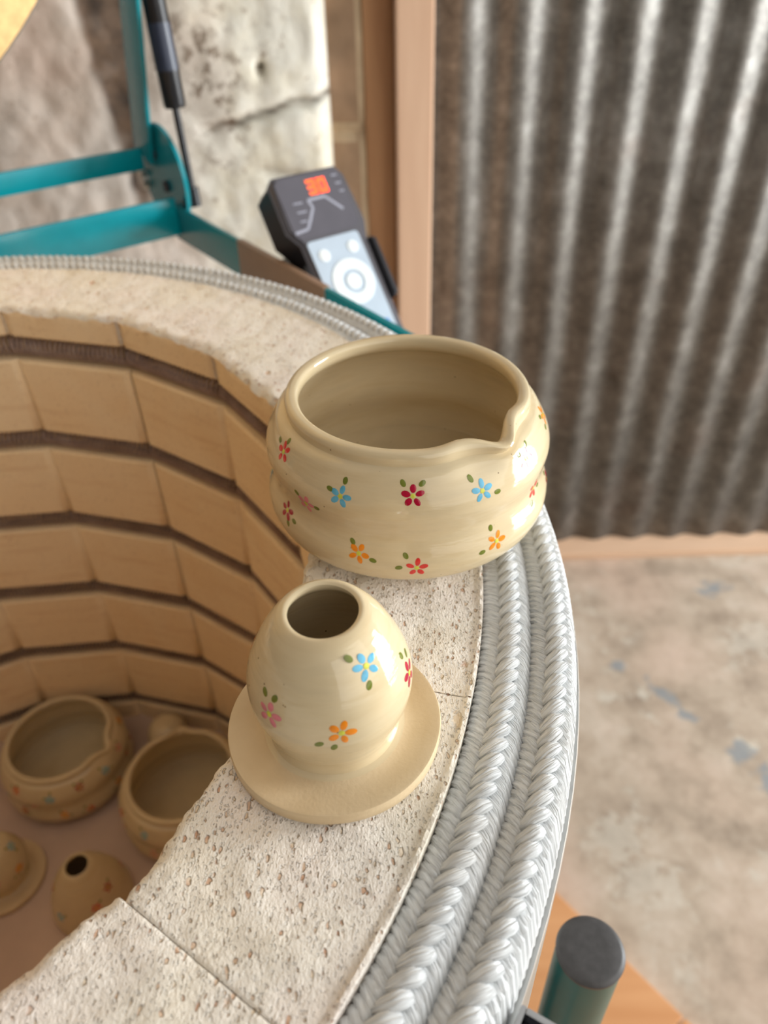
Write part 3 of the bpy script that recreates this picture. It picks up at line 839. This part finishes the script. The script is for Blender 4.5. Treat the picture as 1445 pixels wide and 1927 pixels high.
# ------------------------------------------------------------------ pots
class Surf:
    """outer profile by arc length, for paint that follows the clay"""
    def __init__(s, prof):
        s.p = prof; s.s = [0]
        for a, b in zip(prof, prof[1:]): s.s.append(s.s[-1] + math.hypot(b[0] - a[0], b[1] - a[1]))
    def at(s, q):
        q = max(0, min(s.s[-1], q)); i = 0
        while i < len(s.s) - 2 and q > s.s[i + 1]: i += 1
        f = (q - s.s[i]) / max(1e-9, s.s[i + 1] - s.s[i]); a, b = s.p[i], s.p[i + 1]
        dr, dz = b[0] - a[0], b[1] - a[1]; L = math.hypot(dr, dz)
        return a[0] + dr * f, a[1] + dz * f, dz / L, -dr / L
    def s_of_z(s, z):
        for i in range(len(s.p) - 1):
            if s.p[i][1] <= z <= s.p[i + 1][1]: return s.s[i] + (s.s[i + 1] - s.s[i]) * (z - s.p[i][1]) / max(1e-9, s.p[i + 1][1] - s.p[i][1])
        return s.s[-1]
    def point(s, th, q, lift):
        r, z, nr, nz = s.at(q); r2_ = r + nr * lift
        return Vector((r2_ * math.cos(th), r2_ * math.sin(th), z + nz * lift)), r

def blobs(bm, sf, th, q, ea, eb, rot, mi, mod=None, lift=.00008):
    """an oval dab of paint at azimuth th, arc q, half sizes ea, eb"""
    r = sf.at(q)[0]; rings = []
    def P(x, y, l):
        p, _ = sf.point(th + x / r, q + y, l)
        return bm.verts.new(mod(p) if mod else p)
    c = P(0, 0, lift + .00003)
    for k_, l in ((.65, lift + .00002), (1.0, lift - .00003)):
        ring = []
        for i in range(12):
            t = 2 * PI * i / 12; x = ea * k_ * math.cos(t); y = eb * k_ * math.sin(t)
            ring.append(P(x * math.cos(rot) - y * math.sin(rot), x * math.sin(rot) + y * math.cos(rot), l))
        rings.append(ring)
    for i in range(12):
        f = bm.faces.new((c, rings[0][i], rings[0][(i + 1) % 12])); f.material_index = mi; f.smooth = True
        f = bm.faces.new((rings[0][i], rings[1][i], rings[1][(i + 1) % 12], rings[0][(i + 1) % 12])); f.material_index = mi; f.smooth = True
PK = ['crimson', 'blue', 'red', 'pink', 'orange', 'green', 'yellow']
def flower(bm, sf, col, azd, z, leaves, mi0, mod=None, size=1.0, seed=0):
    rnd = random.Random(seed * 31 + int(azd * 10) + int(z * 1e5)); th = math.radians(azd); q = sf.s_of_z(z)
    r0 = rnd.uniform(0, 6.28) if col != 'crimson' else PI / 2
    for k in range(5):
        a = r0 + k * 2 * PI / 5 + rnd.uniform(-.1, .1); d = .00245 * size; r = sf.at(q)[0]
        blobs(bm, sf, th + d * math.cos(a) / r, q + d * math.sin(a), .00152 * size * rnd.uniform(.92, 1.1), .00098 * size * rnd.uniform(.9, 1.12), a, mi0 + PK.index(col), mod)
    blobs(bm, sf, th, q, .00085 * size, .00085 * size, 0, mi0 + 6, mod, lift=.00012)
    for (la_, lz) in leaves:
        lth, lq = math.radians(la_), sf.s_of_z(lz)
        ang = math.atan2(lq - q, (lth - th) * sf.at(q)[0]) + rnd.uniform(-.3, .3)
        blobs(bm, sf, lth, lq, .00135 * size, .00090 * size, ang, mi0 + 5, mod)

BF = [0, .06, .15, .3, .45, .55, .65, .78, .9, 1.0]; BR = [.0346, .0469, .0531, .0541, .0517, .0525, .0533, .0511, .0476, .0452]; BH = .0537
def bowl_profile():
    outer = [(BR[0], 0.0)] + [(spline(BF, BR, f), f * BH) for f in [.01 + .015 * i for i in range(58)]]
    zt = outer[-1][1]
    # crease where the belly meets a short upright collar
    outer = [(r, z) for r, z in outer if z < .0472]
    outer += [(.0476, .0477), (.0464, .0484), (.0453, .0487), (.0447, .0491), (.0447, .0499), (.0449, .0515), (.0447, .0527), (.0441, .0534)]
    return outer
OUTB = bowl_profile(); SFB = Surf(OUTB)
def bowl_mod_p(spout):
    def fac(th, z):
        d = (th - spout + PI) % (2 * PI) - PI; d = math.degrees(d)
        wz = max(0.0, min(1.0, (z - .0400) / .0137)) ** 1.6
        bul = .112 * math.exp(-(d / 8.0) ** 2) - .034 * math.exp(-((abs(d) - 19) / 8) ** 2)
        hol = -.022 * math.exp(-(((d + 15) / 9) ** 2)) * math.exp(-((z - .0465) / .0022) ** 2)
        dip = -.0026 * math.exp(-(d / 8) ** 2) * wz + .0004 * math.exp(-((abs(d) - 22) / 9) ** 2) * wz
        wobble = .004 * math.sin(2 * th + 1.1) + .002 * math.sin(3 * th)
        return 1 + bul * wz + hol + wobble * .5, dip
    return fac
def make_bowl(flowers, spout, glaze):
    bm = bmesh.new()
    t = .0034
    inner = [(.0405, .0534), (.0399, .0524), (.0399, .0500), (.0410, .0480), (.0440, .0462)] 
    zi = [.045 - .042 * i / 22 for i in range(23)]
    inner += [(spline(BF, BR, z / BH) - t - (0.0 if z > .006 else 0), z) for z in zi if z > .006]
    inner += [(.040, .0042), (.033, .0036), (.0, .0034)]
    rim = [(.0437, .0537), (.0425, .0538), (.0412, .0537)]
    prof = [(0, 0.0008), (.031, .0008), (.0325, 0)] + OUTB + rim + inner
    fac = bowl_mod_p(spout)
    def mod(th, i, r, z):
        k, dz = fac(th, z); return r * k, z + dz
    lathe(bm, prof, 144, mod, [0] * len(prof))
    bmesh.ops.recalc_face_normals(bm, faces=bm.faces[:])
    for f in bm.faces: f.smooth = True
    def modp(p):
        th = math.atan2(p.y, p.x); k, dz = fac(th, p.z); return Vector((p.x * k, p.y * k, p.z + dz))
    for i, (c, (a, z, _), lv) in enumerate(flowers): flower(bm, SFB, c, a, z, [(l[0], l[1]) for l in lv], 1, modp, seed=i)
    return bm
FLB = [('crimson', (-90.2, .0422, 0), [(-93.9, .0459), (-86.6, .0457)]), ('blue', (-63.8, .0402, 0), [(-67.5, .0444), (-57.5, .0381)]),
       ('blue', (-117.3, .0395, 0), [(-116.3, .0445), (-122.0, .0409)]), ('red', (-150.9, .0432, 0), [(-150.5, .0470), (-156.8, .045)]),
       ('crimson', (-147.9, .0201, 0), [(-145.7, .0160), (-142.2, .0185)]), ('pink', (-133.7, .0307, 0), [(-138.0, .0336), (-128.1, .0311)]),
       ('orange', (-110.5, .0177, 0), [(-113.3, .0214), (-105.0, .0160)]), ('red', (-89.0, .0139, 0), [(-93.0, .0186), (-95.5, .0140)]),
       ('orange', (-57.0, .0171, 0), [(-58.8, .0225), (-63.7, .0150)]), ('pink', (-39.2, .0426, 0), [(-43.2, .0460), (-36.0, .0462)]),
       ('orange', (-7.7, .0444, 0), [(-13.6, .0462), (-12.9, .0420)]), ('red', (-30.7, .0257, 0), [(-25.5, .0240), (-33.3, .0205)]),
       ('crimson', (-8.0, .0159, 0), [(-11.2, .0205)]), ('blue', (-10, .030, 0), [(-14, .034)]),
       ('pink', (25, .041, 0), [(20, .044)]), ('red', (60, .040, 0), [(64, .044)]), ('blue', (95, .041, 0), [(90, .045)]), ('orange', (130, .040, 0), [(134, .044)]),
       ('crimson', (165, .041, 0), [(161, .045)]), ('blue', (-178, .020, 0), [(178, .024)]), ('red', (140, .018, 0), [(144, .022)]), ('pink', (100, .019, 0), [(104, .023)]),
       ('orange', (55, .018, 0), [(50, .022)]), ('blue', (20, .019, 0), [(24, .023)])]
SPOUT = math.radians(-48)
POTM = lambda g: [g] + [M['p_' + k] for k in PK]
def pot(name, label, bm, mats, loc, rz=0, group=None):
    o = obj(name, bm, mats, None, loc); o.rotation_euler = (0, 0, rz)
    return tag(o, label, 'pot', group)
def pouring_bowl(name, label, loc, rz, group=None, src=None):
    if src:
        o = src.copy(); C.objects.link(o); o.location = loc; o.rotation_euler = (0, 0, rz)
    else:
        o = obj(name, make_bowl(FLB, SPOUT, None), POTM(M['glaze']), None, loc); o.rotation_euler = (0, 0, rz)
    tag(o, label, 'bowl', 'flowered pouring bowls'); return o
TOPZ = RZ + 0.0012
b0 = pouring_bowl('pouring_bowl', 'large glossy cream pouring bowl with painted flowers standing on the kiln rim', (.2711, .0186, TOPZ), 0)

LZ = [0, .166, .332, .553, .774, .94, 1.0]; LR = [.0180, .0198, .0222, .0224, .0187, .0142, .0118]; LH = .0452
def lid_mesh(flowers):
    dome = [(spline(LZ, LR, i / 40), .0044 + LH * i / 40) for i in range(0, 41)]
    dome = [d for d in dome if d[1] > .0075]
    fl_ = [(.0304, 0), (.0311, .0008), (.0312, .0038), (.0309, .0046), (.0302, .0047), (.027, .0042), (.0235, .0040), (.0205, .0043), (.0190, .0052), (.0187, .0064)]
    top = [(.0111, .0499), (.0107, .0502), (.0099, .0502), (.0093, .0498), (.0093, .0490), (.0102, .0472)]
    inner = [(spline(LZ, LR, i / 20) - .0032, .0044 + LH * i / 20) for i in range(18, 1, -1)]
    inn2 = [(.0150, .004), (.0145, 0)]
    prof = fl_ + dome + top + inner + inn2
    bm = bmesh.new()
    nf = len(fl_)
    mi = [1] * (nf - 3) + [0] * (len(prof) - nf + 3)
    lathe(bm, prof, 128, lambda th, i, r, z: (r * (1 + .006 * math.sin(2 * th + .5) + .003 * math.sin(5 * th)), z), mi, closed=True)
    bmesh.ops.recalc_face_normals(bm, faces=bm.faces[:])
    for v in bm.verts:          # the mouth is cut a little askew, leaning to the front
        k = max(0, min(1, (v.co.z - .0455) / .005))
        if k: v.co.z += v.co.y * .045 * k - .0004 * k; v.co.y += .0004 * k; v.co.x -= .0003 * k
    sf = Surf(fl_[-1:] + dome)
    for i, (c, (a, z, _), lv) in enumerate(flowers):
        flower(bm, sf, c, a, z, lv, 2, lambda p: (lambda k: Vector((p.x * k, p.y * k, p.z)))(1 + .006 * math.sin(2 * math.atan2(p.y, p.x) + .5) + .003 * math.sin(5 * math.atan2(p.y, p.x))), seed=i + 50)
    return bm
FLL = [('blue', (-50.3, .0430, 0), [(-64.0, .0462), (-53.5, .0385)]), ('crimson', (-11.4, .0298, 0), [(-11.5, .0362), (-2.9, .0340)]),
       ('orange', (-79.7, .0284, 0), [(-94.9, .0248), (-85.4, .0232)]), ('pink', (-130.7, .0302, 0), [(-138.0, .0353), (-128.0, .0354)]),
       ('orange', (165.2, .0345, 0), []), ('blue', (120, .028, 0), [(110, .032)]), ('red', (75, .033, 0), [(80, .037)]), ('pink', (35, .027, 0), [(30, .031)])]
LIDM = [M['glaze'], M['clay']] + [M['p_' + k] for k in PK]
l0 = tag(obj('domed_lid', lid_mesh(FLL), LIDM, None, (.2451, -.0900, TOPZ)), 'glossy cream domed lid with wide flange and open top on the kiln rim', 'lid', 'flowered lids')

# pots waiting on the kiln floor
KF = RZ + ZF
pouring_bowl('pouring_bowl', 'flowered pouring bowl on the kiln floor, its spout towards the other bowl', (-.0240, .1733, KF), math.radians(-14.6 + 48), None, b0)
pouring_bowl('pouring_bowl', 'bowl on the kiln floor partly hidden behind the brick rim', (.0885, .1340, KF), math.radians(150), None, b0)
def cone_mesh():
    prof = [(.0290, 0), (.0305, .001), (.0306, .006), (.0296, .012), (.0268, .022), (.0225, .033), (.0170, .043), (.0120, .0505), (.0098, .0535), (.0088, .0538), (.0080, .0528), (.0085, .050), (.0135, .042), (.0190, .032), (.0235, .021), (.0262, .010), (.0262, 0)]
    bm = bmesh.new(); lathe(bm, prof, 96, None, [0] * len(prof), closed=True); bmesh.ops.recalc_face_normals(bm, faces=bm.faces[:])
    sf = Surf(prof[2:8])
    for i, (c, a, z) in enumerate((('crimson', -20, .034), ('blue', -120, .022), ('orange', -75, .016), ('red', -165, .033), ('red', -55, .028), ('pink', 40, .02), ('blue', 100, .03))):
        flower(bm, sf, c, a, z, [(a + 10, z + .003)], 1, None, 1.0, i)
    return bm
tag(obj('domed_lid', cone_mesh(), POTM(M['glaze']), None, (.0255, .0590, KF)), 'plain-sided lid with a dark round hole on the kiln floor', 'lid', 'flowered lids')
def lid_copy(label, loc, rz):
    o = l0.copy(); C.objects.link(o); o.location = loc; o.rotation_euler = (0, 0, rz); tag(o, label, 'lid', 'flowered lids')
lid_copy('wide flanged flowered lid on the kiln floor in front of the spouted bowl', (-.0505, .0775, KF), 1.1)

bm = bmesh.new()
lathe(bm, [(0, 0), (.0150, 0), (.0172, .003), (.0180, .012), (.0174, .021), (.0150, .0275), (.0110, .0312), (.0060, .0330), (0, .0336)], 64)
bmesh.ops.recalc_face_normals(bm, faces=bm.faces[:])
tag(obj('round_lid', bm, M['glaze'], None, (.0580, .2000, KF)), 'tiny rounded clay lid on the kiln floor, mostly hidden behind a bowl', 'lid')
